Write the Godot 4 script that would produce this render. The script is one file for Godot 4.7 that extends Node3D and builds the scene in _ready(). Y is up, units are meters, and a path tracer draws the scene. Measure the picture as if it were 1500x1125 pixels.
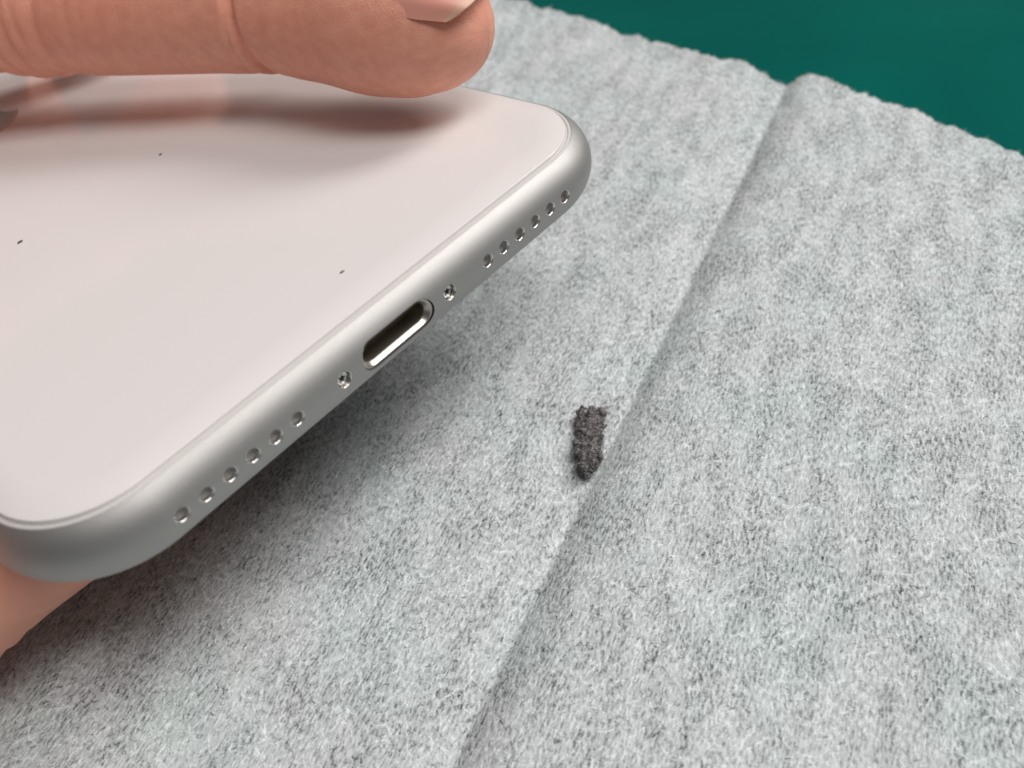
extends Node3D
# A close-up: a phone held back side up by a hand above a grey paper towel, beside a tuft of lint.
# Lengths are written in millimetres and turned to metres (MM) when a mesh is made.
const MM := 0.001
const FOLD_AT := Vector2(-17.0, 31.8)
const FOLD_RIGHT := Vector2(0.850, 0.526)
const R_EDGE := 3.65
const HALF_W := 33.65
const LONG := 138.4
const CORNER := 10.2

var rng := RandomNumberGenerator.new()
var wave := FastNoiseLite.new()
var grain := FastNoiseLite.new()
var phone_xf: Transform3D
var M := {}

# ---------------------------------------------------------------- mesh helpers
class Shape:
	var v := PackedVector3Array()
	var n := PackedVector3Array()
	var uv := PackedVector2Array()
	var c := PackedColorArray()
	var i := PackedInt32Array()

	func put(p: Vector3, normal: Vector3, t := Vector2.ZERO, col := Color.WHITE) -> int:
		v.append(p)
		n.append(normal)
		uv.append(t)
		c.append(col)
		return v.size() - 1

	func tri(a: int, b: int, d: int) -> void:
		var g := (v[b] - v[a]).cross(v[d] - v[a])
		if g.dot(n[a] + n[b] + n[d]) > 0.0:
			i.append_array(PackedInt32Array([a, d, b]))
		else:
			i.append_array(PackedInt32Array([a, b, d]))

	func quad(a: int, b: int, d: int, e: int) -> void:
		tri(a, b, d)
		tri(a, d, e)

	# a strip of rings: rows of equally many indices
	func skin(rows: Array, closed: bool) -> void:
		for r in rows.size() - 1:
			var a: PackedInt32Array = rows[r]
			var b: PackedInt32Array = rows[r + 1]
			var m := a.size()
			for k in (m if closed else m - 1):
				quad(a[k], a[(k + 1) % m], b[(k + 1) % m], b[k])

	func mesh() -> ArrayMesh:
		var out := []
		out.resize(Mesh.ARRAY_MAX)
		var scaled := PackedVector3Array()
		scaled.resize(v.size())
		for k in v.size():
			scaled[k] = v[k] * 0.001
		out[Mesh.ARRAY_VERTEX] = scaled
		out[Mesh.ARRAY_NORMAL] = n
		out[Mesh.ARRAY_TEX_UV] = uv
		out[Mesh.ARRAY_COLOR] = c
		out[Mesh.ARRAY_INDEX] = i
		var am := ArrayMesh.new()
		am.add_surface_from_arrays(Mesh.PRIMITIVE_TRIANGLES, out)
		return am


func obj(called: String, s: Shape, material: Material, parent: Node = self) -> MeshInstance3D:
	var o := MeshInstance3D.new()
	o.name = called
	o.mesh = s.mesh()
	o.material_override = material
	o.cast_shadow = GeometryInstance3D.SHADOW_CASTING_SETTING_ON
	parent.add_child(o, true)
	return o


func tag(o: Node, label: String, category: String, group := "") -> Node:
	o.set_meta("label", label)
	o.set_meta("category", category)
	if group:
		o.set_meta("group", group)
	return o


# a tiny bent fibre: a three-sided tube along a quadratic curve
func fibre(s: Shape, a: Vector3, b: Vector3, bend: Vector3, r: float, col: Color, seg := 5) -> void:
	var rows := []
	for k in seg + 1:
		var t := float(k) / seg
		var p := a.lerp(b, t) + bend * (4.0 * t * (1.0 - t))
		var d := (b - a + bend * (4.0 - 8.0 * t)).normalized()
		var e := d.cross(Vector3(0.31, 0.9, 0.27)).normalized()
		var f := e.cross(d)
		var rr := r * (1.0 - 0.55 * absf(2.0 * t - 1.0))
		var row := PackedInt32Array()
		for q in 3:
			var an := TAU * q / 3.0
			var nn := e * cos(an) + f * sin(an)
			row.append(s.put(p + nn * rr, nn, Vector2.ZERO, col))
		rows.append(row)
	s.skin(rows, true)


# ---------------------------------------------------------------- set-up: camera, surround, lamps
func _ready() -> void:
	rng.seed = 20417
	var cam := Camera3D.new()
	cam.name = "camera"
	cam.transform = Transform3D(Basis(Vector3(0.98862, -0.10082, 0.11163), Vector3(0.15042, 0.66262, -0.7337), Vector3(0.0, 0.74214, 0.67025)).orthonormalized(), Vector3(-6.872, 79.38, 60.95) * MM)
	var lens := CameraAttributesPhysical.new()
	lens.frustum_focal_length = 28.757
	lens.frustum_near = 0.005
	lens.frustum_far = 20.0
	lens.frustum_focus_distance = 0.088
	lens.exposure_aperture = 28.0
	cam.attributes = lens
	cam.fov = 45.30
	cam.near = 0.005
	cam.far = 20.0
	cam.current = true
	add_child(cam)

	var env := Environment.new()
	env.background_mode = Environment.BG_COLOR
	env.background_color = Color(0.715, 0.735, 0.74)
	env.background_energy_multiplier = 0.22
	env.tonemap_mode = Environment.TONE_MAPPER_LINEAR
	env.tonemap_exposure = 0.95
	env.sdfgi_enabled = true
	env.ssao_enabled = true
	env.ssil_enabled = true
	var we := WorldEnvironment.new()
	we.name = "surround"
	we.environment = env
	add_child(we)

	lamp("ceiling_lamp", Vector3(0.95, 0.98, -0.40), Vector2(0.7, 0.4), 1.5, Color(1.0, 0.985, 0.975))
	lamp("ceiling_lamp_001", Vector3(0.45, 1.5, 0.25), Vector2(0.9, 0.6), 1.5, Color(1.0, 0.985, 0.975))

	materials()
	phone_xf = Transform3D(Basis(Vector3(0.72998, -0.00403, -0.68346), Vector3(-0.6791, -0.1172, -0.72463), Vector3(-0.07718, 0.9931, -0.08829)).orthonormalized(), Vector3(-15.698, 25.0, 4.324))
	table()
	paper()
	phone()
	hand()
	lint()
	specks()


func lamp(called: String, at: Vector3, size: Vector2, energy: float, col: Color) -> void:
	var l := AreaLight3D.new()
	l.name = called
	l.area_size = size
	l.light_energy = energy
	l.light_color = col
	l.area_range = 5.0
	l.shadow_enabled = true
	l.transform = Transform3D(Basis.looking_at(-at, Vector3(0, 0, 1)), at)
	add_child(l)


# ---------------------------------------------------------------- materials and computed textures
func noise_texture(freq: float, octaves: int, size: int, seed_: int, normal := false, bump := 4.0, ramp: Gradient = null) -> NoiseTexture2D:
	var f := FastNoiseLite.new()
	f.seed = seed_
	f.noise_type = FastNoiseLite.TYPE_SIMPLEX_SMOOTH
	f.frequency = freq
	f.fractal_octaves = octaves
	var t := NoiseTexture2D.new()
	t.width = size
	t.height = size
	t.seamless = true
	t.noise = f
	t.as_normal_map = normal
	t.bump_strength = bump
	if ramp:
		t.color_ramp = ramp
	return t


func plain(col: Color, rough: float, metal := 0.0) -> StandardMaterial3D:
	var m := StandardMaterial3D.new()
	m.albedo_color = col
	m.roughness = rough
	m.metallic = metal
	return m


func materials() -> void:
	M.glass = plain(Color(0.885, 0.866, 0.858), 1.0)
	M.glass.roughness_texture = noise_texture(0.012, 5, 512, 61, false, 4.0, ramp2(Color(0.07, 0.07, 0.07), Color(0.2, 0.2, 0.2)))
	M.glass.uv1_triplanar = true
	M.glass.metallic_specular = 0.43
	M.glass.uv1_scale = Vector3(22, 22, 22)
	M.aluminium = plain(Color(0.71, 0.70, 0.692), 0.58, 1.0)
	M.aluminium.heightmap_enabled = true
	M.aluminium.heightmap_texture = noise_texture(0.2, 2, 512, 5)
	M.aluminium.heightmap_scale = 0.0017
	M.aluminium.uv1_scale = Vector3(0.1, 0.1, 1.0)
	M.bore = plain(Color(0.86, 0.85, 0.84), 0.3, 1.0)
	M.bore_floor = plain(Color(0.70, 0.685, 0.67), 0.6, 0.0)
	M.steel = plain(Color(0.74, 0.715, 0.68), 0.36, 1.0)
	M.gasket = plain(Color(0.80, 0.785, 0.775), 0.45)
	M.groove = plain(Color(0.22, 0.22, 0.215), 0.6)
	M.cavity = plain(Color(0.62, 0.57, 0.48), 0.5, 0.2)
	M.gold = plain(Color(0.62, 0.50, 0.28), 0.3, 1.0)
	M.mirror = plain(Color(0.78, 0.83, 0.81), 0.22, 1.0)
	M.display = plain(Color(0.05, 0.05, 0.055), 0.05)
	M.table = plain(Color(0.0, 0.36, 0.325), 0.16)
	M.table.metallic_specular = 0.25
	M.table.roughness_texture = noise_texture(0.006, 4, 512, 31, false, 4.0, ramp2(Color(0.13, 0.13, 0.13), Color(0.3, 0.3, 0.3)))
	M.table.roughness = 1.0
	M.table.albedo_texture = noise_texture(0.004, 4, 512, 33, false, 4.0, ramp2(Color(0.84, 0.86, 0.88), Color(1, 1, 1)))
	M.table.heightmap_enabled = true
	M.table.heightmap_texture = noise_texture(0.03, 3, 512, 35)
	M.table.heightmap_scale = 0.003
	M.loose = plain(Color.WHITE, 0.9)
	M.loose.vertex_color_use_as_albedo = true
	M.lint = plain(Color.WHITE, 0.95)
	M.lint.vertex_color_use_as_albedo = true
	M.nail = plain(Color(0.80, 0.50, 0.43), 0.34)
	M.nail.vertex_color_use_as_albedo = true
	M.nail.albedo_color = Color.WHITE
	var s := StandardMaterial3D.new()
	s.vertex_color_use_as_albedo = true
	s.roughness = 0.5
	s.subsurf_scatter_enabled = true
	s.subsurf_scatter_strength = 0.10
	s.heightmap_enabled = true
	s.heightmap_texture = skin_relief()
	s.heightmap_scale = 0.0042
	s.albedo_texture = noise_texture(0.02, 5, 512, 41, false, 4.0, ramp2(Color(0.94, 0.90, 0.89), Color(1, 1, 1)))
	M.skin = s


func ramp2(a: Color, b: Color) -> Gradient:
	var g := Gradient.new()
	g.set_color(0, a)
	g.set_color(1, b)
	return g


# fine ridges that wander, crossed by small furrows: 1 unit of uv = 20 mm
func skin_relief() -> ImageTexture:
	var size := 1024
	var warp := FastNoiseLite.new()
	warp.seed = 9
	warp.frequency = 0.011
	var fine := FastNoiseLite.new()
	fine.seed = 10
	fine.frequency = 0.075
	fine.fractal_octaves = 2
	var w := warp.get_seamless_image(size, size).get_data()
	var f := fine.get_seamless_image(size, size).get_data()
	var data := PackedByteArray()
	data.resize(size * size)
	for y in size:
		for x in size:
			var k := y * size + x
			var ww := (w[k] - 128) * 0.035
			var ridge := sin(TAU * (x * 26.0 / size + y * 14.0 / size) + ww * 2.0)
			data[k] = clampi(int(128.0 + 34.0 * ridge + (f[k] - 128) * 0.55), 0, 255)
	return ImageTexture.create_from_image(Image.create_from_data(size, size, false, Image.FORMAT_L8, data))


# ---------------------------------------------------------------- the green table top
func table() -> void:
	var s := Shape.new()
	var n := 24
	var half := 420.0
	var top := []
	for a in n + 1:
		var row := PackedInt32Array()
		for b in n + 1:
			var x := -half + 2.0 * half * b / n
			var z := -half + 2.0 * half * a / n
			row.append(s.put(Vector3(x, 0, z), Vector3.UP, Vector2(x, z) / 160.0))
		top.append(row)
	s.skin(top, false)
	for side in 4:
		var b := Basis(Vector3.UP, side * PI / 2.0)
		var ids := PackedInt32Array()
		for p in [Vector3(-half, 0, half), Vector3(half, 0, half), Vector3(half, -22, half), Vector3(-half, -22, half)]:
			ids.append(s.put(b * p, b * Vector3.BACK))
		s.quad(ids[0], ids[1], ids[2], ids[3])
	var under := PackedInt32Array()
	for p in [Vector3(-half, -22, -half), Vector3(half, -22, -half), Vector3(half, -22, half), Vector3(-half, -22, half)]:
		under.append(s.put(p, Vector3.DOWN))
	s.quad(under[0], under[1], under[2], under[3])
	var o := obj("table_top", s, M.table)
	o.position = Vector3(0, -1.3 * MM, 0)
	o.set_meta("kind", "structure")
	tag(o, "smooth dark green table top showing past the torn paper edge", "table")


# ---------------------------------------------------------------- the paper towel
func fold_distance(x: float, z: float) -> float:
	return (Vector2(x, z) - FOLD_AT).dot(FOLD_RIGHT)


func paper_height(x: float, z: float) -> float:
	var s := fold_distance(x, z)
	s += 0.2 * wave.get_noise_2d(x * 2.2, z * 2.2 + 300.0)
	var h := 0.0
	if s < 0.0:
		h = 1.6 * (1.0 - exp(s / 5.5)) - 1.7 * (1.0 - exp(minf(0.0, s + 7.0) / 26.0))
	else:
		h = 2.6 * tanh(s / 3.4) - 1.6 * (1.0 - exp(-maxf(0.0, s - 8.0) / 34.0))
	h += 0.17 * exp(-pow((s + 0.6) / 0.5, 2.0))
	var far := 1.0 - exp(-absf(s) / 9.0)
	h += far * 0.5 * wave.get_noise_2d(x * 0.9, z * 0.9)
	# low cockles that run along the fold
	var along := x * 0.526 - z * 0.850
	h += 0.2 * wave.get_noise_2d(s * 6.0 + 70.0, along * 1.5) * (0.35 + 0.65 * far)
	h += 0.05 * grain.get_noise_2d(x * 3.0, z * 3.0)
	return h


func edge_point(q: float) -> Vector2:
	# the torn edge, bowed and nicked where the fold reaches it
	var e := Vector2(0.684, 0.730)
	var d := Vector2(-0.526, 0.850)
	var p := Vector2(42.0, -64.5) + e * q
	var out := 0.0
	out += 0.0019 * q * q if q > 0.0 else -0.00022 * q * q
	out += 1.3 * exp(-pow((q + 0.5) / 1.6, 2.0)) - 1.6 * exp(-pow((q - 4.0) / 3.0, 2.0))
	out += 0.7 * exp(-pow((q + 20.0) / 10.0, 2.0))
	out += 1.0 * grain.get_noise_1d(q * 1.3 + 50.0) + 0.55 * grain.get_noise_1d(q * 6.0) + 0.22 * grain.get_noise_1d(q * 13.0)
	return p + d * out


func paper() -> void:
	wave.seed = 3
	wave.frequency = 0.02
	wave.fractal_octaves = 2
	grain.seed = 4
	grain.frequency = 0.1
	grain.fractal_octaves = 2
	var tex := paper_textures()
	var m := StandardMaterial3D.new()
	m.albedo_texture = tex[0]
	m.roughness = 0.93
	m.heightmap_enabled = true
	m.heightmap_texture = tex[1]
	m.heightmap_scale = 0.018
	var s := Shape.new()
	var d := Vector2(-0.526, 0.850)
	var nq := 660
	var np_ := 300
	var top := []
	var bottom := []
	for b in np_ + 1:
		var t := float(b) / np_
		var p := 235.0 * t * (0.55 + 0.45 * t)
		var row := PackedInt32Array()
		var low := PackedInt32Array()
		for a in nq + 1:
			var q := -125.0 + 225.0 * a / nq
			var e := Vector2(42.0, -64.5) + Vector2(0.684, 0.730) * q
			e += (edge_point(q) - e) * exp(-p / 6.0)
			var g := e + d * p
			var h := paper_height(g.x, g.y)
			var curl := 0.5 * exp(-p / 2.5) * grain.get_noise_1d(q * 2.0 + 400.0)
			var fx := paper_height(g.x + 0.5, g.y) - paper_height(g.x - 0.5, g.y)
			var fz := paper_height(g.x, g.y + 0.5) - paper_height(g.x, g.y - 0.5)
			var nn := Vector3(-fx, 1.0, -fz).normalized()
			row.append(s.put(Vector3(g.x, h + curl, g.y), nn, (g + Vector2(62, 111)) / 150.0))
			low.append(s.put(Vector3(g.x, h + curl - 0.3, g.y), -nn, (g + Vector2(62, 111)) / 150.0))
		top.append(row)
		bottom.append(low)
	s.skin(top, false)
	s.skin(bottom, false)
	s.skin([top[0], bottom[0]], false)
	s.skin([top[np_], bottom[np_]], false)
	for k in [0, nq]:
		var r1 := PackedInt32Array()
		var r2 := PackedInt32Array()
		for b in np_ + 1:
			r1.append(top[b][k])
			r2.append(bottom[b][k])
		s.skin([r1, r2], false)
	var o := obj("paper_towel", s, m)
	tag(o, "speckled grey paper towel with one long crease and a torn far edge", "paper towel")
	# fibres that stand out of the sheet and fray its torn edge
	var f := Shape.new()
	for k in 3600:
		var q := rng.randf_range(-80.0, 75.0)
		var e := edge_point(q) + d * rng.randf_range(-0.05, 0.5)
		var y := paper_height(e.x, e.y) + 0.45 * grain.get_noise_1d(q * 2.0 + 400.0) + rng.randf_range(-0.28, 0.02)
		var dir := Vector3(-d.x, 0, -d.y).rotated(Vector3.UP, rng.randf_range(-1.3, 1.3))
		dir.y = rng.randf_range(-0.25, 0.45)
		var l := 0.15 + 0.5 * pow(rng.randf(), 2.0)
		var tone := rng.randf_range(0.28, 0.62)
		var a := Vector3(e.x, y, e.y)
		fibre(f, a, a + dir * l, Vector3(rng.randf_range(-1, 1), rng.randf_range(-0.3, 1), rng.randf_range(-1, 1)) * l * 0.22, rng.randf_range(0.018, 0.04), Color(tone * 0.98, tone, tone * 0.98), 4)
	var count := 0
	while count < 3500:
		var x := rng.randf_range(-62.0, 75.0)
		var z := rng.randf_range(-90.0, 44.0)
		var q0 := Vector2(x - 42.0, z + 64.5).dot(Vector2(0.684, 0.730))
		if (Vector2(x, z) - edge_point(q0)).dot(d) < 1.2:
			continue
		count += 1
		var an := -1.016 + rng.randfn(0.0, 0.75)
		var l := rng.randf_range(0.3, 1.1)
		var dir := Vector3(cos(an), 0, sin(an)) * l * 0.5
		var a := Vector3(x, 0, z) - dir
		var b := Vector3(x, 0, z) + dir
		a.y = paper_height(a.x, a.z) - 0.01
		b.y = paper_height(b.x, b.z) - 0.01
		var tone := 0.42 + 0.24 * rng.randf() if rng.randf() < 0.9 else rng.randf_range(0.2, 0.32)
		var side := Vector3(-sin(an), 0, cos(an)) * rng.randf_range(-0.25, 0.25) * l
		fibre(f, a, b, side * 0.5 + Vector3(0, rng.randf_range(0.02, 0.11), 0), rng.randf_range(0.015, 0.03), Color(tone, tone * 1.0, tone * 0.98), 4)
	var fo := obj("loose_fibre", f, M.loose, o)
	fo.set_meta("kind", "stuff")


# two tileable maps of pressed fibres: colour, with flecks and the shade of pits put in, and height. 2048 pixels = 150 mm
func paper_textures() -> Array:
	var n := 2048
	var mask := n - 1
	var tone := PackedFloat32Array()
	tone.resize(n * n)
	var high := PackedFloat32Array()
	high.resize(n * n)
	var sway := FastNoiseLite.new()
	sway.seed = 51
	sway.frequency = 0.004
	var patch := FastNoiseLite.new()
	patch.seed = 52
	patch.frequency = 0.03
	patch.fractal_octaves = 3
	for k in 190000:
		var x := rng.randf() * n
		var y := rng.randf() * n
		var an := 2.12 + rng.randfn(0.0, 0.85) + 1.2 * sway.get_noise_2d(x, y)
		var turn := rng.randf_range(-0.09, 0.09)
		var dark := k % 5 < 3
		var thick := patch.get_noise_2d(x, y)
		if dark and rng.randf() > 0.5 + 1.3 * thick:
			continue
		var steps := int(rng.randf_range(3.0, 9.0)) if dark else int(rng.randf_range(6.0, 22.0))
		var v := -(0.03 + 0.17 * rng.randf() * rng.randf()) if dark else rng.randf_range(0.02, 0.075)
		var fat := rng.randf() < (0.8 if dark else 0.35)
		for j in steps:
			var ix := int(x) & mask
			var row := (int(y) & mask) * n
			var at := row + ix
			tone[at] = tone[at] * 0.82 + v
			high[at] = high[at] * 0.8 + v * 2.0
			if fat:
				var at2 := row + ((ix + 1) & mask)
				var at3 := (row + n) & (n * n - 1) | ix
				tone[at2] = tone[at2] * 0.88 + v * 0.6
				tone[at3] = tone[at3] * 0.88 + v * 0.6
				high[at2] = high[at2] * 0.86 + v
				high[at3] = high[at3] * 0.86 + v
			x += cos(an)
			y += sin(an)
			an += turn
	var low := FastNoiseLite.new()
	low.seed = 21
	low.frequency = 0.008
	low.fractal_octaves = 4
	var mid := FastNoiseLite.new()
	mid.seed = 22
	mid.frequency = 0.07
	mid.fractal_octaves = 4
	var a := low.get_seamless_image(n, n).get_data()
	var b := mid.get_seamless_image(n, n).get_data()
	low.seed = 27
	low.frequency = 0.004
	var g := low.get_seamless_image(n, n).get_data()
	mid.seed = 29
	mid.frequency = 0.21
	mid.fractal_octaves = 3
	var e := mid.get_seamless_image(n, n).get_data()
	mid.seed = 30
	mid.frequency = 0.022
	mid.fractal_octaves = 4
	var c3 := mid.get_seamless_image(n, n).get_data()
	var col := PackedByteArray()
	col.resize(n * n * 3)
	var hgt := PackedByteArray()
	hgt.resize(n * n)
	for k in n * n:
		var soft := (b[k] - 128) / 128.0
		# fine pits, drawn out along the fibres, their shade put into the colour
		var x := k & mask
		var y := k >> 11
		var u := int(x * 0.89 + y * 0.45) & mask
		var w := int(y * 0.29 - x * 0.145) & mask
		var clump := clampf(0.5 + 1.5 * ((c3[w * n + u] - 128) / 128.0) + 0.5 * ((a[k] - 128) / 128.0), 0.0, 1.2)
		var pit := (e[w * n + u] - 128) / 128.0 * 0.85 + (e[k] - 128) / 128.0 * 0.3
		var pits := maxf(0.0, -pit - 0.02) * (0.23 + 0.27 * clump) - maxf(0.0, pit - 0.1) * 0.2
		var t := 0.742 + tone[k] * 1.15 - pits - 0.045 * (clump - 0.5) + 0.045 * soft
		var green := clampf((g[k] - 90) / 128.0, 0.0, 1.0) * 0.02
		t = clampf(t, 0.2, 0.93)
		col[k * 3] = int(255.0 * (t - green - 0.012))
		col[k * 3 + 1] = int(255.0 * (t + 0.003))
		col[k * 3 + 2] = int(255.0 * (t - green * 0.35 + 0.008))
		hgt[k] = clampi(int(255.0 * (0.5 + high[k] * 0.5 - pits * 0.9 + soft * 0.2)), 0, 255)
	return [ImageTexture.create_from_image(Image.create_from_data(n, n, false, Image.FORMAT_RGB8, col)), ImageTexture.create_from_image(Image.create_from_data(n, n, false, Image.FORMAT_L8, hgt))]


# ---------------------------------------------------------------- the phone (its own axes: u across, v up the phone, w out of the back)
# the outline, inset, as a function of arc length measured on the outer outline; 0 = middle of the bottom edge
func outline(s: float, inset: float) -> Array:
	var straight := HALF_W - CORNER
	var arc := CORNER * PI / 2.0
	var side := LONG - 2.0 * CORNER
	var total := 4.0 * straight + 4.0 * arc + 2.0 * side
	s = fposmod(s + total / 2.0, total) - total / 2.0
	var sg := 1.0 if s >= 0.0 else -1.0
	var t := absf(s)
	var p := Vector2.ZERO
	var o := Vector2.ZERO
	if t <= straight:
		p = Vector2(t, 0)
		o = Vector2(0, -1)
	elif t <= straight + arc:
		var a := (t - straight) / CORNER
		o = Vector2(sin(a), -cos(a))
		p = Vector2(straight, CORNER) + o * CORNER
	elif t <= straight + arc + side:
		o = Vector2(1, 0)
		p = Vector2(HALF_W, CORNER + t - straight - arc)
	elif t <= straight + 2.0 * arc + side:
		var a := (t - straight - arc - side) / CORNER
		o = Vector2(cos(a), sin(a))
		p = Vector2(straight, LONG - CORNER) + o * CORNER
	else:
		o = Vector2(0, 1)
		p = Vector2(straight - (t - straight - 2.0 * arc - side), LONG)
	p -= o * inset
	return [Vector3(p.x * sg, p.y, 0), Vector3(o.x * sg, o.y, 0)]


func edge_surface(s: float, th: float) -> Array:
	var c := outline(s, R_EDGE)
	var n: Vector3 = c[1] * cos(th) + Vector3(0, 0, sin(th))
	return [c[0] + n * R_EDGE, n]


func edge_put(sh: Shape, s: float, th: float) -> int:
	var e := edge_surface(s, th)
	return sh.put(e[0], e[1], Vector2(s, th * R_EDGE))


# a ring that follows the phone's outline: list of [inset, w, slope] from outside in
func outline_ring(sh: Shape, profile: Array, steps: int) -> Array:
	var total := 4.0 * (HALF_W - CORNER) + 2.0 * PI * CORNER + 2.0 * (LONG - 2.0 * CORNER)
	var rows := []
	for pr in profile:
		var row := PackedInt32Array()
		for k in steps:
			var c := outline(-total / 2.0 + total * k / steps, pr[0])
			row.append(sh.put(c[0] + Vector3(0, 0, pr[1]), (c[1] * cos(pr[2]) + Vector3(0, 0, sin(pr[2]))).normalized(), Vector2(k * total / steps, pr[0])))
		rows.append(row)
	sh.skin(rows, true)
	return rows


const TH0 := 0.97
const HOLE_TH := 0.50

func phone() -> void:
	var root := Node3D.new()
	root.name = "phone"
	add_child(root)
	root.transform = Transform3D(phone_xf.basis, phone_xf.origin * MM)
	tag(root, "white glass and silver metal phone held back side up above the paper", "phone")
	# openings along the bottom edge: [arc length, half width of its cell, kind]
	var opens := []
	for k in range(5, -1, -1):
		opens.append([-11.47 - k * 2.26, 1.0, "speaker"])
	opens.append([-6.36, 1.0, "screw"])
	opens.append([0.0, 5.1, "port"])
	opens.append([6.36, 1.0, "screw"])
	for k in 6:
		opens.append([11.47 + k * 2.26, 1.0, "speaker"])
	var fr := Shape.new()
	var ths := []
	for k in 9:
		ths.append(lerpf(TH0, HOLE_TH, k / 8.0))
	var mids := []
	for k in 11:
		mids.append(lerpf(HOLE_TH, -HOLE_TH, k / 10.0))
	var total := 4.0 * (HALF_W - CORNER) + 2.0 * PI * CORNER + 2.0 * (LONG - 2.0 * CORNER)
	# stations along the outline
	var at := -total / 2.0
	var spans := []
	for o in opens:
		spans.append([at, o[0] - o[1], "", 0])
		spans.append([o[0] - o[1], o[0] + o[1], o[2], o[0]])
		at = o[0] + o[1]
	spans.append([at, total / 2.0, "", 0])
	for sp in spans:
		var lo: float = sp[0]
		var hi: float = sp[1]
		var kind: String = sp[2]
		var m := 10
		if kind == "port":
			m = 44
		elif kind == "":
			m = maxi(2, int(ceil((hi - lo) / 0.9)))
		var top := []
		for th in ths:
			var row := PackedInt32Array()
			var row2 := PackedInt32Array()
			for k in m + 1:
				row.append(edge_put(fr, lerpf(lo, hi, float(k) / m), th))
			top.append(row)
		fr.skin(top, false)
		var low := []
		for th in ths:
			var row := PackedInt32Array()
			for k in m + 1:
				row.append(edge_put(fr, lerpf(lo, hi, float(k) / m), -th))
			low.append(row)
		fr.skin(low, false)
		if kind == "":
			var mid := []
			for th in mids:
				var row := PackedInt32Array()
				for k in m + 1:
					row.append(edge_put(fr, lerpf(lo, hi, float(k) / m), th))
				mid.append(row)
			fr.skin(mid, false)
		else:
			# from the cell's rectangle to the opening, ring by ring
			var rect := PackedVector2Array()
			var hh := HOLE_TH * R_EDGE
			var hw := (hi - lo) / 2.0
			for k in m:
				rect.append(Vector2(lerpf(-hw, hw, float(k) / m), hh))
			for k in 10:
				rect.append(Vector2(hw, lerpf(hh, -hh, k / 10.0)))
			for k in m:
				rect.append(Vector2(lerpf(hw, -hw, float(k) / m), -hh))
			for k in 10:
				rect.append(Vector2(-hw, lerpf(-hh, hh, k / 10.0)))
			var rows := []
			for r in 6:
				var row := PackedInt32Array()
				for p in rect:
					var q := p.lerp(opening(kind, p, 0.0), 1.0 - pow(1.0 - r / 5.0, 1.6))
					row.append(edge_put(fr, sp[3] + q.x, q.y / R_EDGE))
				rows.append(row)
			fr.skin(rows, true)
			fill_opening(root, kind, sp[3], rect)
	# the inner lips of the frame, behind both panes
	for sgn in [1.0, -1.0]:
		var ins := R_EDGE - R_EDGE * cos(TH0)
		var w := R_EDGE * sin(TH0)
		var lip := outline_ring(fr, [[ins, w * sgn, 0.9 * sgn], [ins + 0.035, (w - 0.01) * sgn, 0.0], [ins + 0.06, (w - 0.5) * sgn, 0.0]], 360)
	var f := obj("frame", fr, M.aluminium, root)
	# the back pane with its rounded rim, and the soft seal round it
	var ins0 := R_EDGE - R_EDGE * cos(TH0)
	var w0 := R_EDGE * sin(TH0)
	for sgn in [1.0, -1.0]:
		var seal := Shape.new()
		outline_ring(seal, [[ins0 + 0.055, (w0 - 0.12) * sgn, 0.3 * sgn], [ins0 + 0.07, (w0 + 0.0) * sgn, 0.6 * sgn], [ins0 + 0.12, (w0 + 0.03) * sgn, 1.1 * sgn], [ins0 + 0.24, (w0 + 0.06) * sgn, 1.35 * sgn], [ins0 + 0.34, (w0 + 0.02) * sgn, 2.2 * sgn], [ins0 + 0.38, (w0 - 0.05) * sgn, 2.6 * sgn], [ins0 + 0.42, (w0 - 0.09) * sgn, 1.6 * sgn], [ins0 + 0.555, (w0 - 0.09) * sgn, 1.5 * sgn]], 360)
		obj("seal", seal, M.gasket, root)
		var gl := Shape.new()
		var prof := []
		var gi := ins0 + 0.56
		prof.append([gi, (w0 - 0.3) * sgn, 0.0])
		prof.append([gi, (w0 + 0.20) * sgn, 0.1 * sgn])
		prof.append([gi + 0.035, (w0 + 0.29) * sgn, 0.7 * sgn])
		for k in 13:
			var t := k / 12.0
			var x := gi + 0.09 + 2.6 * t
			var z := w0 + 0.33 + (R_EDGE - w0 - 0.33) * (0.76 * (1.0 - pow(1.0 - t, 2.2)) + 0.24 * t)
			var slope := (R_EDGE - w0 - 0.33) * (0.76 * 2.2 * pow(1.0 - t, 1.2) + 0.24) / 2.6
			prof.append([x, z * sgn, (PI / 2.0 - atan(slope)) * sgn])
		var rows := outline_ring(gl, prof, 420)
		# the flat field inside
		var rim_end: PackedInt32Array = rows[rows.size() - 1]
		var inner := PackedInt32Array()
		for k in rim_end:
			inner.append(gl.put(gl.v[k], Vector3(0, 0, sgn), gl.uv[k]))
		var mid := gl.put(Vector3(0, LONG / 2.0, R_EDGE * sgn), Vector3(0, 0, sgn))
		for k in inner.size():
			gl.tri(mid, inner[k], inner[(k + 1) % inner.size()])
		if sgn > 0.0:
			obj("back_glass", gl, M.glass, root)
		else:
			obj("display_glass", gl, M.display, root)
	emblem(root)


# the outline of an opening in the direction of p (mm on the edge's surface), shrunk by less
func opening(kind: String, p: Vector2, less: float) -> Vector2:
	if kind == "port":
		var core := Vector2(clampf(p.x, -2.75, 2.75), 0)
		var d := p - core
		return core + d.normalized() * (1.54 - less)
	if kind == "screw":
		return p.normalized() * (0.76 - less)
	return p.normalized() * (0.69 - less)


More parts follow.
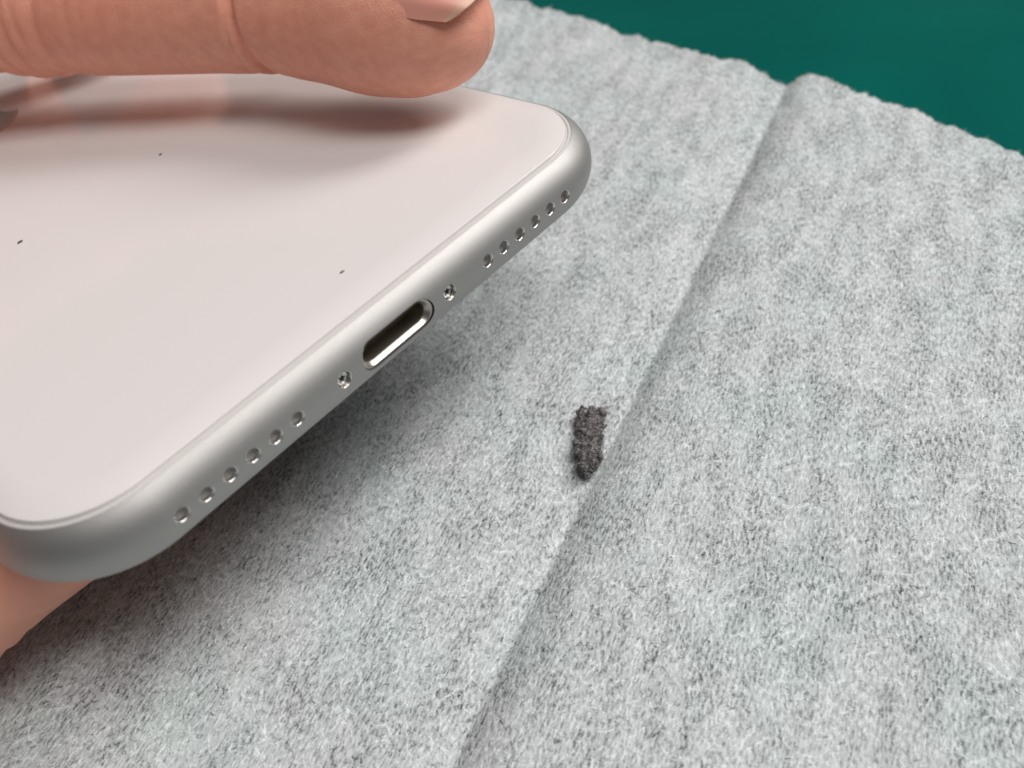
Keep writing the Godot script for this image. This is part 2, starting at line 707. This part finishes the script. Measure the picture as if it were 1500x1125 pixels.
# rings that go into the edge: [less, depth]
func bore(sh: Shape, kind: String, s0: float, rect: PackedVector2Array, profile: Array) -> PackedInt32Array:
	var rows := []
	var last := PackedInt32Array()
	var o0 := outline(s0, 0.0)
	var inward: Vector3 = -o0[1]
	for j in profile.size():
		var pr: Array = profile[j]
		var row := PackedInt32Array()
		for p in rect:
			var q := opening(kind, p, pr[0])
			var e := edge_surface(s0 + q.x, q.y / R_EDGE)
			var flat: Vector3 = e[0]
			var depth: float = pr[1]
			var a := p.normalized()
			if kind == "port":
				a = (p - Vector2(clampf(p.x, -2.75, 2.75), 0)).normalized()
			var across := Vector3(-inward.y, inward.x, 0)
			if across.x < 0.0:
				across = -across
			var out := -(across * a.x + Vector3(0, 0, a.y))
			var nrm: Vector3 = (out * pr[2] - inward * (1.0 - pr[2])).normalized()
			if depth > 0.35:
				flat = flat - inward * (flat - o0[0]).dot(inward)
			row.append(sh.put(flat + inward * depth, nrm, Vector2(q.x, depth)))
		rows.append(row)
		last = row
	sh.skin(rows, true)
	return last


func cap(sh: Shape, ring: PackedInt32Array, normal: Vector3, col := Color.WHITE) -> void:
	var c := Vector3.ZERO
	var ids := PackedInt32Array()
	for k in ring:
		c += sh.v[k] / ring.size()
		ids.append(sh.put(sh.v[k], normal))
	var m := sh.put(c, normal)
	for k in ids.size():
		sh.tri(m, ids[k], ids[(k + 1) % ids.size()])


func fill_opening(root: Node3D, kind: String, s0: float, rect: PackedVector2Array) -> void:
	var o0 := outline(s0, 0.0)
	var outward: Vector3 = o0[1]
	if kind == "speaker":
		var b := Shape.new()
		var ring := bore(b, kind, s0, rect, [[0.0, 0.0, 0.3], [0.05, 0.04, 0.45], [0.09, 0.11, 0.7], [0.11, 0.22, 0.95], [0.14, 0.75, 1.0]])
		var o := obj("speaker_hole", b, M.bore, root)
		var fl := Shape.new()
		var r2 := bore(fl, kind, s0, rect, [[0.12, 0.55, 0.3], [0.25, 0.66, 0.15], [0.45, 0.7, 0.0]])
		cap(fl, r2, outward)
		obj("mesh_screen", fl, M.bore_floor, o)
	elif kind == "screw":
		var b := Shape.new()
		bore(b, kind, s0, rect, [[0.0, 0.0, 0.4], [0.05, 0.04, 0.7], [0.07, 0.1, 1.0], [0.08, 0.9, 1.0]])
		var o := obj("screw_hole", b, M.bore, root)
		# head with a five-lobed recess
		var h := Shape.new()
		var c: Vector3 = o0[0] - outward * 0.42
		var rows := []
		for lv in [[1.0, 0.14, 1.0], [1.0, 0.02, 0.6], [0.93, 0.0, 0.0], [0.0, 0.0, 0.0], [0.0, 0.0, 1.0], [0.0, 0.3, 1.0]]:
			var row := PackedInt32Array()
			for k in 60:
				var an := TAU * k / 60.0
				var rad: float = 0.62 * lv[0] if lv[0] > 0.0 else 0.29 + 0.075 * cos(5.0 * an + s0)
				var dir := Vector3(cos(an), 0, sin(an))
				var side: Vector3 = dir if lv[0] > 0.0 else -dir
				row.append(h.put(c + dir * rad - outward * lv[1], (side * lv[2] + outward * (1.0 - lv[2])).normalized()))
			rows.append(row)
		h.skin(rows, true)
		cap(h, rows[rows.size() - 1], outward)
		obj("screw_head", h, M.bore, o)
		var fl := Shape.new()
		cap(fl, bore(fl, kind, s0, rect, [[0.075, 0.6, 0.0], [0.3, 0.6, 0.0]]), outward)
		obj("hole_floor", fl, M.groove, o)
	else:
		var g := Shape.new()
		bore(g, kind, s0, rect, [[0.0, 0.0, 0.3], [0.03, 0.03, 0.6], [0.04, 0.1, 1.0], [0.05, 0.26, 1.0], [0.2, 0.27, 0.0]])
		var o := obj("charging_port", g, M.groove, root)
		var r := Shape.new()
		bore(r, kind, s0, rect, [[0.07, 0.26, 0.0], [0.08, 0.20, 0.0], [0.12, 0.18, 0.0], [0.24, 0.21, 0.2], [0.29, 0.27, 0.4], [0.34, 0.36, 0.57], [0.56, 0.70, 0.60], [0.63, 0.9, 0.9], [0.66, 2.4, 1.0]])
		obj("port_rim", r, M.steel, o)
		var ins := Shape.new()
		var back := bore(ins, kind, s0, rect, [[0.661, 2.4, 1.0], [0.67, 3.9, 1.0]])
		cap(ins, back, outward)
		obj("port_cavity", ins, M.cavity, o)
		for k in 8:
			var st := Shape.new()
			var x := -2.8 + 0.8 * k
			box(st, Vector3(x - 0.22, 2.6, -0.90), Vector3(x + 0.22, 3.8, -0.81))
			obj("contact", st, M.gold, o)


func box(sh: Shape, lo: Vector3, hi: Vector3) -> void:
	for ax in 3:
		for sg in 2:
			var n := Vector3.ZERO
			n[ax] = 1.0 if sg else -1.0
			var ids := PackedInt32Array()
			for q in [[0, 0], [1, 0], [1, 1], [0, 1]]:
				var p := Vector3.ZERO
				p[ax] = hi[ax] if sg else lo[ax]
				p[(ax + 1) % 3] = hi[(ax + 1) % 3] if q[0] else lo[(ax + 1) % 3]
				p[(ax + 2) % 3] = hi[(ax + 2) % 3] if q[1] else lo[(ax + 2) % 3]
				ids.append(sh.put(p, n))
			sh.quad(ids[0], ids[1], ids[2], ids[3])


# the mirror emblem in the middle of the back
func emblem(root: Node3D) -> void:
	var body := PackedVector2Array()
	for k in 120:
		var a := TAU * k / 120.0
		var r := 6.2 * (1.0 + 0.06 * cos(2.0 * a)) - 1.1 * exp(-pow(wrapf(a - PI / 2.0, -PI, PI) / 0.3, 2.0)) - 0.45 * exp(-pow(wrapf(a + PI / 2.0, -PI, PI) / 0.25, 2.0))
		r -= 0.5 * maxf(0.0, -sin(a)) * absf(cos(a))
		body.append(Vector2(cos(a), sin(a) * 1.05) * r)
	var bite := PackedVector2Array()
	for k in 40:
		var a := TAU * k / 40.0
		bite.append(Vector2(7.6, 1.0) + Vector2(cos(a), sin(a)) * 2.7)
	var leaf := PackedVector2Array()
	for k in 12:
		leaf.append(Vector2(0.2, 6.2) + Vector2(sin(k / 11.0 * PI / 2.0), 1.0 - cos(k / 11.0 * PI / 2.0)) * 3.0)
	for k in range(1, 11):
		leaf.append(Vector2(3.2, 9.2) - Vector2(sin(k / 11.0 * PI / 2.0), 1.0 - cos(k / 11.0 * PI / 2.0)) * 3.0)
	var sh := Shape.new()
	var polys := Geometry2D.clip_polygons(body, bite)
	polys.append(leaf)
	for poly in polys:
		var ids := Geometry2D.triangulate_polygon(poly)
		var base := sh.v.size()
		for p in poly:
			sh.put(Vector3(p.x - 2.6, p.y + 79.5, R_EDGE + 0.02), Vector3(0, 0, 1))
		for k in range(0, ids.size(), 3):
			sh.tri(base + ids[k], base + ids[k + 1], base + ids[k + 2])
		for k in poly.size():
			var p: Vector2 = poly[k]
			var q: Vector2 = poly[(k + 1) % poly.size()]
			var nn := Vector3(q.y - p.y, p.x - q.x, 0).normalized()
			var c := []
			for w in [[p, 0.02], [q, 0.02], [q, -0.01], [p, -0.01]]:
				c.append(sh.put(Vector3(w[0].x - 2.6, w[0].y + 79.5, R_EDGE + w[1]), nn))
			sh.quad(c[0], c[1], c[2], c[3])
	obj("emblem", sh, M.mirror, root)


# ---------------------------------------------------------------- fields of tapered bones, meshed as surface nets
var bone_a := PackedVector3Array()
var bone_b := PackedVector3Array()
var bone_ra := PackedFloat32Array()
var bone_rb := PackedFloat32Array()
var soft := 3.0
var mode := 0
# grooves on the index finger: [at along the axis, width, depth, reach up the side]
var groove_at := PackedVector3Array()
var groove_dir := PackedVector3Array()
var groove_shape := PackedVector3Array()
var rough := FastNoiseLite.new()


func bone(a: Vector3, b: Vector3, ra: float, rb: float) -> void:
	bone_a.append(a)
	bone_b.append(b)
	bone_ra.append(ra)
	bone_rb.append(rb)


func field(p: Vector3) -> float:
	var d := 1e9
	for k in bone_a.size():
		var a := bone_a[k]
		var ab := bone_b[k] - a
		var ap := p - a
		var t := clampf(ap.dot(ab) / ab.dot(ab), 0.0, 1.0)
		var e := (ap - ab * t).length() - lerpf(bone_ra[k], bone_rb[k], t)
		if e > d + soft:
			continue
		var h := maxf(soft - absf(d - e), 0.0) / soft
		d = minf(d, e) - h * h * soft * 0.25
	if mode == 0:
		if d < 2.5:
			for k in groove_at.size():
				var w := groove_shape[k]
				var x := (p - groove_at[k]).dot(groove_dir[k]) / w.x
				if absf(x) < 2.5:
					d += w.y * exp(-x * x)
	elif mode == 1:
		if d < 1.2:
			d += 0.42 * rough.get_noise_3dv(p * 0.9) + 0.36 * rough.get_noise_3dv(p * 2.7 + Vector3(40, 0, 0)) - 0.02
	return d


func slope(p: Vector3, e: float) -> Vector3:
	return Vector3(field(p + Vector3(e, 0, 0)) - field(p - Vector3(e, 0, 0)), field(p + Vector3(0, e, 0)) - field(p - Vector3(0, e, 0)), field(p + Vector3(0, 0, e)) - field(p - Vector3(0, 0, e))).normalized()


# adds the field's surface inside the box to sh; keep(p) picks which part
func nets(sh: Shape, lo: Vector3, hi: Vector3, cell: float, paint: Callable, wrap_uv: Callable) -> void:
	var nx := int(ceil((hi.x - lo.x) / cell)) + 1
	var ny := int(ceil((hi.y - lo.y) / cell)) + 1
	var nz := int(ceil((hi.z - lo.z) / cell)) + 1
	var val := PackedFloat32Array()
	val.resize(nx * ny * nz)
	var far := cell * 6.0
	# every fourth point first: blocks far from the surface are filled from it
	var bx := (nx + 3) / 4
	var by := (ny + 3) / 4
	var bz := (nz + 3) / 4
	for k in bz:
		for j in by:
			for i in bx:
				var c := lo + Vector3(i * 4 + 1.5, j * 4 + 1.5, k * 4 + 1.5) * cell
				var d := field(c)
				var whole := absf(d) > far
				for kk in range(k * 4, mini(k * 4 + 4, nz)):
					for jj in range(j * 4, mini(j * 4 + 4, ny)):
						var at := (kk * ny + jj) * nx
						for ii in range(i * 4, mini(i * 4 + 4, nx)):
							val[at + ii] = d if whole else field(lo + Vector3(ii, jj, kk) * cell)
	var id := PackedInt32Array()
	id.resize(nx * ny * nz)
	id.fill(-1)
	var step := [1, nx, nx * ny]
	var off := [0, 1, nx, nx + 1, nx * ny, nx * ny + 1, nx * ny + nx, nx * ny + nx + 1]
	for k in nz - 1:
		for j in ny - 1:
			for i in nx - 1:
				var at := (k * ny + j) * nx + i
				var neg := 0
				for q in 8:
					if val[at + off[q]] < 0.0:
						neg += 1
				if neg == 0 or neg == 8:
					continue
				var p := Vector3.ZERO
				var m := 0
				for q in 8:
					for ax in 3:
						if q & (1 << ax):
							continue
						var r: int = q | (1 << ax)
						var u := val[at + off[q]]
						var w := val[at + off[r]]
						if (u < 0.0) == (w < 0.0):
							continue
						var t := u / (u - w)
						var pq := Vector3(q & 1, (q >> 1) & 1, q >> 2)
						pq[ax] += t
						p += pq
						m += 1
				p = lo + (Vector3(i, j, k) + p / m) * cell
				var n := slope(p, cell * 0.4)
				p -= n * clampf(field(p), -cell * 0.5, cell * 0.5)
				id[at] = sh.put(p, n, wrap_uv.call(p), paint.call(p, n))
	for k in range(1, nz - 1):
		for j in range(1, ny - 1):
			for i in range(1, nx - 1):
				var at := (k * ny + j) * nx + i
				for ax in 3:
					if (val[at] < 0.0) == (val[at + step[ax]] < 0.0):
						continue
					var s1: int = step[(ax + 1) % 3]
					var s2: int = step[(ax + 2) % 3]
					var a := id[at]
					var b := id[at - s1]
					var c := id[at - s1 - s2]
					var d := id[at - s2]
					if a >= 0 and b >= 0 and c >= 0 and d >= 0:
						sh.quad(a, b, c, d)


# ---------------------------------------------------------------- the hand
var index_line := PackedVector3Array()   # world, mm

func on_phone(u: float, v: float, w: float) -> Vector3:
	return phone_xf * Vector3(u, v, w)


func skin_paint(p: Vector3, n: Vector3) -> Color:
	var blush := 0.5 + 0.5 * rough.get_noise_3dv(p * 0.12)
	var c := Color(0.94, 0.47, 0.335).lerp(Color(0.94, 0.40, 0.29), blush)
	var pale := clampf(-n.y * 0.5 + 0.2, 0.0, 0.6)
	c = c.lerp(Color(0.94, 0.48, 0.36), pale)
	var tip := clampf(1.0 - p.distance_to(index_line[0]) / 14.0, 0.0, 1.0)
	return c.lerp(Color(0.90, 0.385, 0.28), tip * 0.5)


func skin_uv(p: Vector3) -> Vector2:
	var axis := (index_line[0] - index_line[2]).normalized()
	var d := p - index_line[2]
	var x := d.dot(axis)
	var side := axis.cross(Vector3.UP).normalized()
	var up := side.cross(axis)
	var an := atan2(d.dot(side), d.dot(up))
	return Vector2(x / 20.0, an * 7.5 / 20.0)


func hand() -> void:
	rough.seed = 77
	rough.frequency = 0.9
	mode = 0
	soft = 2.6
	index_line = PackedVector3Array([on_phone(26.8, 18.2, 12.8), on_phone(24.9, 24.4, 13.2), on_phone(21.4, 39.2, 14.2), on_phone(8.6, 66.6, 16.3)])
	var mcp := on_phone(-18, 99, 27)
	var up := phone_xf.basis.z
	# index finger
	bone(index_line[0], index_line[1], 5.9, 6.3)
	bone(index_line[1], index_line[2], 6.3, 6.0)
	bone(on_phone(26.8, 18.2, 12.6), on_phone(27.1, 17.2, 12.4), 5.2, 4.6)
	bone(on_phone(25.5, 21.0, 12.4), on_phone(22.7, 32.5, 13.3), 5.9, 5.5)
	bone(index_line[2], index_line[3], 6.1, 7.0)
	bone(on_phone(19.6, 44.0, 14.0), on_phone(12.5, 59.0, 14.9), 5.6, 6.0)
	bone(index_line[3], mcp, 7.2, 9.5)
	# the creases under its joints
	var axis := (index_line[0] - index_line[2]).normalized()
	var axis2 := (index_line[2] - index_line[3]).normalized()
	var dip := on_phone(21.8, 37.6, 13.6)
	groove_at.append(dip)
	groove_dir.append((axis + Vector3.UP * 0.18).normalized())
	groove_shape.append(Vector3(0.6, 0.85, 0))
	groove_at.append(dip - axis * 1.5)
	groove_dir.append((axis - Vector3.UP * 0.1).normalized())
	groove_shape.append(Vector3(0.35, 0.2, 0))
	for g in [[-1.2, 0.7, 0.36], [1.2, 0.6, 0.3], [3.0, 0.5, 0.18], [5.0, 0.6, 0.22], [-3.6, 0.7, 0.34], [9.5, 0.5, 0.08]]:
		groove_at.append(index_line[3] + axis2 * g[0])
		groove_dir.append((axis2 + Vector3.UP * rng.randf_range(-0.15, 0.15)).normalized())
		groove_shape.append(Vector3(g[1], g[2], 0))
	# thumb below the phone
	var thumb := [Vector3(-43, 14.0, 3.6), Vector3(-61, 13.2, 15.0), Vector3(-96, 15, 33), Vector3(-142, 24, 22)]
	bone(thumb[0], thumb[1], 7.0, 8.4)
	bone(thumb[1], thumb[2], 8.6, 9.5)
	bone(thumb[2], thumb[3], 10.5, 14.0)
	var ta: Vector3 = (thumb[0] - thumb[1]).normalized()
	for g in [[2.4, 0.6, 0.3], [4.4, 0.6, 0.16], [-0.8, 0.6, 0.22]]:
		groove_at.append(thumb[1] + ta * g[0])
		groove_dir.append((ta + Vector3(0, 0.25, 0.1)).normalized())
		groove_shape.append(Vector3(g[1], g[2], 0))
	# the other fingers, resting on the back further up
	var wrist := Vector3(-190, 36, -14)
	var tips := [on_phone(26, 74, 10.3), on_phone(17, 95, 10.3), on_phone(4, 114, 10)]
	var pips := [on_phone(3, 84, 25), on_phone(-6, 103, 25), on_phone(-14, 120, 23)]
	var mcps := [Vector3(-97, 45, -64), Vector3(-106, 43, -82), Vector3(-118, 39, -98)]
	for k in 3:
		var dipk: Vector3 = tips[k].lerp(pips[k], 0.45) + up * 2.0
		var r := 1.0 - 0.07 * k
		bone(tips[k], dipk, 6.0 * r, 6.4 * r)
		bone(dipk, pips[k], 6.6 * r, 7.6 * r)
		bone(pips[k], mcps[k], 8.0 * r, 9.5 * r)
		bone(mcps[k], wrist, 10.5, 16.0)
	bone(mcp, wrist, 11.0, 17.0)
	bone(thumb[3], wrist, 14.0, 16.0)
	bone(thumb[3], Vector3(-116, 38, -24), 11.0, 9.0)
	bone(wrist, Vector3(-265, 48, 10), 19.0, 25.0)
	var sh := Shape.new()
	var paint := func(p: Vector3, n: Vector3) -> Color: return skin_paint(p, n)
	var uvs := func(p: Vector3) -> Vector2: return skin_uv(p)
	var base := Vector3(-190, 36, -14)
	# the two digits in view on a fine grid, all the rest on a coarse one beyond the frame
	nets(sh, Vector3(-74, 18, -66), Vector3(4, 54, -8), 0.55, paint, uvs)
	nets(sh, Vector3(-78, 1, -18), Vector3(-18, 26, 34), 0.7, paint, uvs)
	groove_at.clear()
	groove_dir.clear()
	groove_shape.clear()
	nets(sh, Vector3(-296, -6, -175), Vector3(-72, 84, 62), 2.2, paint, uvs)
	for k in sh.v.size():
		sh.v[k] -= base
	var o := obj("hand", sh, M.skin)
	o.position = base * MM
	tag(o, "hand pinching the phone, one finger on the white back, thumb below", "hand")
	nail(o, base)


func nail(parent: Node, base: Vector3) -> void:
	var axis := (index_line[0] - index_line[1]).normalized()
	var up := phone_xf.basis.z
	up = (up - axis * up.dot(axis)).normalized()
	var side := axis.cross(up).normalized()
	up = (up * 0.99 + side * 0.06).normalized()
	side = axis.cross(up).normalized()
	var sh := Shape.new()
	var outer := []
	var inner := []
	var na := 40
	var nb := 36
	for a in na + 1:
		var t := float(a) / na
		var row := PackedInt32Array()
		var row2 := PackedInt32Array()
		for b in nb + 1:
			var q := -1.0 + 2.0 * b / nb
			# plan of the nail: rounded free edge, narrower root; bedded in the skin, then reaching past the tip
			var x := lerpf(-9.5 + 2.5 * q * q, 6.9 - 2.4 * pow(absf(q), 3.2), t)
			var ang := q * lerpf(0.66, 0.98, smoothstep(0.0, 0.8, t))
			var dir := up * cos(ang) + side * sin(ang)
			var m := index_line[0] + axis * minf(x, 0.0)
			var r := 7.5
			for it in 6:
				r -= field(m + dir * r)
			var past := maxf(x, 0.0)
			r += 0.07 - (0.2 + 0.05 * past) * smoothstep(0.72, 1.0, absf(q)) - 0.3 * (1.0 - smoothstep(0.0, 0.1, t)) - 0.040 * past * past
			var p := m + axis * past + dir * r
			var free := smoothstep(0.93, 0.97, t - 0.01 * q * q)
			var col := Color(0.80, 0.36, 0.28).lerp(Color(0.80, 0.46, 0.33), free)
			row.append(sh.put(p - base, dir, Vector2(t, q), col))
			row2.append(sh.put(p - base - dir * 0.4, -dir, Vector2(t, q), col))
		outer.append(row)
		inner.append(row2)
	# normals from the grid
	for a in na + 1:
		for b in nb + 1:
			var pa: Vector3 = sh.v[outer[mini(a + 1, na)][b]] - sh.v[outer[maxi(a - 1, 0)][b]]
			var pb: Vector3 = sh.v[outer[a][mini(b + 1, nb)]] - sh.v[outer[a][maxi(b - 1, 0)]]
			var nn := pa.cross(pb).normalized()
			if nn.dot(sh.n[outer[a][b]]) < 0.0:
				nn = -nn
			sh.n[outer[a][b]] = nn
	sh.skin(outer, false)
	sh.skin(inner, false)
	sh.skin([outer[na], inner[na]], false)
	obj("fingernail", sh, M.nail, parent)


# ---------------------------------------------------------------- the lint, and specks of dust
func lint() -> void:
	bone_a.clear()
	bone_b.clear()
	bone_ra.clear()
	bone_rb.clear()
	mode = 1
	soft = 0.7
	rough.frequency = 1.0
	rough.fractal_octaves = 3
	var y := paper_height(0, 0) + 0.02
	# a core, and many small packed clumps that make a ragged, squarish scrap
	soft = 0.3
	bone(Vector3(1.1, 0.7, -3.2), Vector3(0.5, 0.75, -0.4), 0.75, 0.75)
	bone(Vector3(0.5, 0.75, -0.4), Vector3(-0.65, 0.7, 3.0), 0.75, 0.7)
	for k in 64:
		var along := rng.randf_range(-3.9, 3.7)
		var mid := Vector3(0.25 - 0.26 * along, 0, along)
		var wide := 1.25 if along < -1.0 else 0.95
		var at := mid + Vector3(rng.randf_range(-wide, wide), rng.randf_range(0.25, 1.45), 0)
		var turn := Vector3(rng.randf_range(-1, 1), rng.randf_range(-0.6, 0.6), rng.randf_range(-1, 1)).normalized() * rng.randf_range(0.15, 0.6)
		bone(at - turn, at + turn, rng.randf_range(0.16, 0.44), rng.randf_range(0.12, 0.4))
	var sh := Shape.new()
	var paint := func(p: Vector3, n: Vector3) -> Color:
		var t := 0.195 + 0.12 * rough.get_noise_3dv(p * 1.9 + Vector3(9, 3, 1)) + 0.02 * rough.get_noise_3dv(p * 5.0)
		return Color(t * 1.06, t * 0.98, t * 0.97)
	var uvs := func(p: Vector3) -> Vector2: return Vector2(p.x, p.z)
	nets(sh, Vector3(-3.2, -0.6, -5.6), Vector3(4.0, 3.0, 5.2), 0.11, paint, uvs)
	var o := obj("lint", sh, M.lint)
	o.position = Vector3(0.1, y, 0.5) * MM
	tag(o, "small dark grey tuft of packed lint lying beside the paper's crease", "lint")
	var f := Shape.new()
	for k in 3600:
		var at := sh.v[rng.randi() % sh.v.size()]
		var n := slope(at, 0.1)
		if at.y < 0.05:
			continue
		var dir := (n * rng.randf_range(0.1, 1.0) + Vector3(rng.randf_range(-1, 1), rng.randf_range(-0.5, 0.6), rng.randf_range(-1, 1))).normalized()
		var l := 0.15 + 0.7 * pow(rng.randf(), 3.0)
		var t := rng.randf_range(0.08, 0.27)
		fibre(f, at - n * 0.05, at + dir * l, Vector3(rng.randf_range(-1, 1), rng.randf_range(-1, 1), rng.randf_range(-1, 1)) * l * 0.3, rng.randf_range(0.012, 0.022), Color(t, t * 0.95, t * 0.92), 4)
	var fo := obj("loose_fibre", f, M.lint, o)
	fo.set_meta("kind", "stuff")


func specks() -> void:
	var spots := [
		[-12.5, 44.0, 0.2, "larger dark speck of dust on the white back, furthest from the finger"],
		[5.6, 44.7, 0.14, "tiny dark speck of dust on the white back under the finger's shadow"],
		[0.9, 6.9, 0.16, "faint grey speck of dust on the white back near the charging port"],
	]
	mode = 1
	for k in spots.size():
		var sp: Array = spots[k]
		var s := Shape.new()
		var rows := []
		for a in 9:
			var row := PackedInt32Array()
			for b in 12:
				var d := Vector3(sin(PI * a / 8.0) * cos(TAU * b / 12.0), cos(PI * a / 8.0), sin(PI * a / 8.0) * sin(TAU * b / 12.0))
				var r: float = sp[2] * (1.0 + 0.5 * rough.get_noise_3dv(d * 1.4 + Vector3(k * 9, 0, 0)))
				var t := 0.10 if k != 2 else 0.3
				row.append(s.put(Vector3(d.x * 1.5, d.y * 0.5, d.z * 0.8) * r, d, Vector2.ZERO, Color(t, t * 0.9, t * 0.85)))
			rows.append(row)
		s.skin(rows, true)
		var o := obj("dust_speck", s, M.lint)
		o.transform = Transform3D(phone_xf.basis * Basis(Vector3.RIGHT, PI / 2.0), on_phone(sp[0], sp[1], R_EDGE + sp[2] * 0.35) * MM)
		tag(o, sp[3], "dust", "dust specks on the phone")
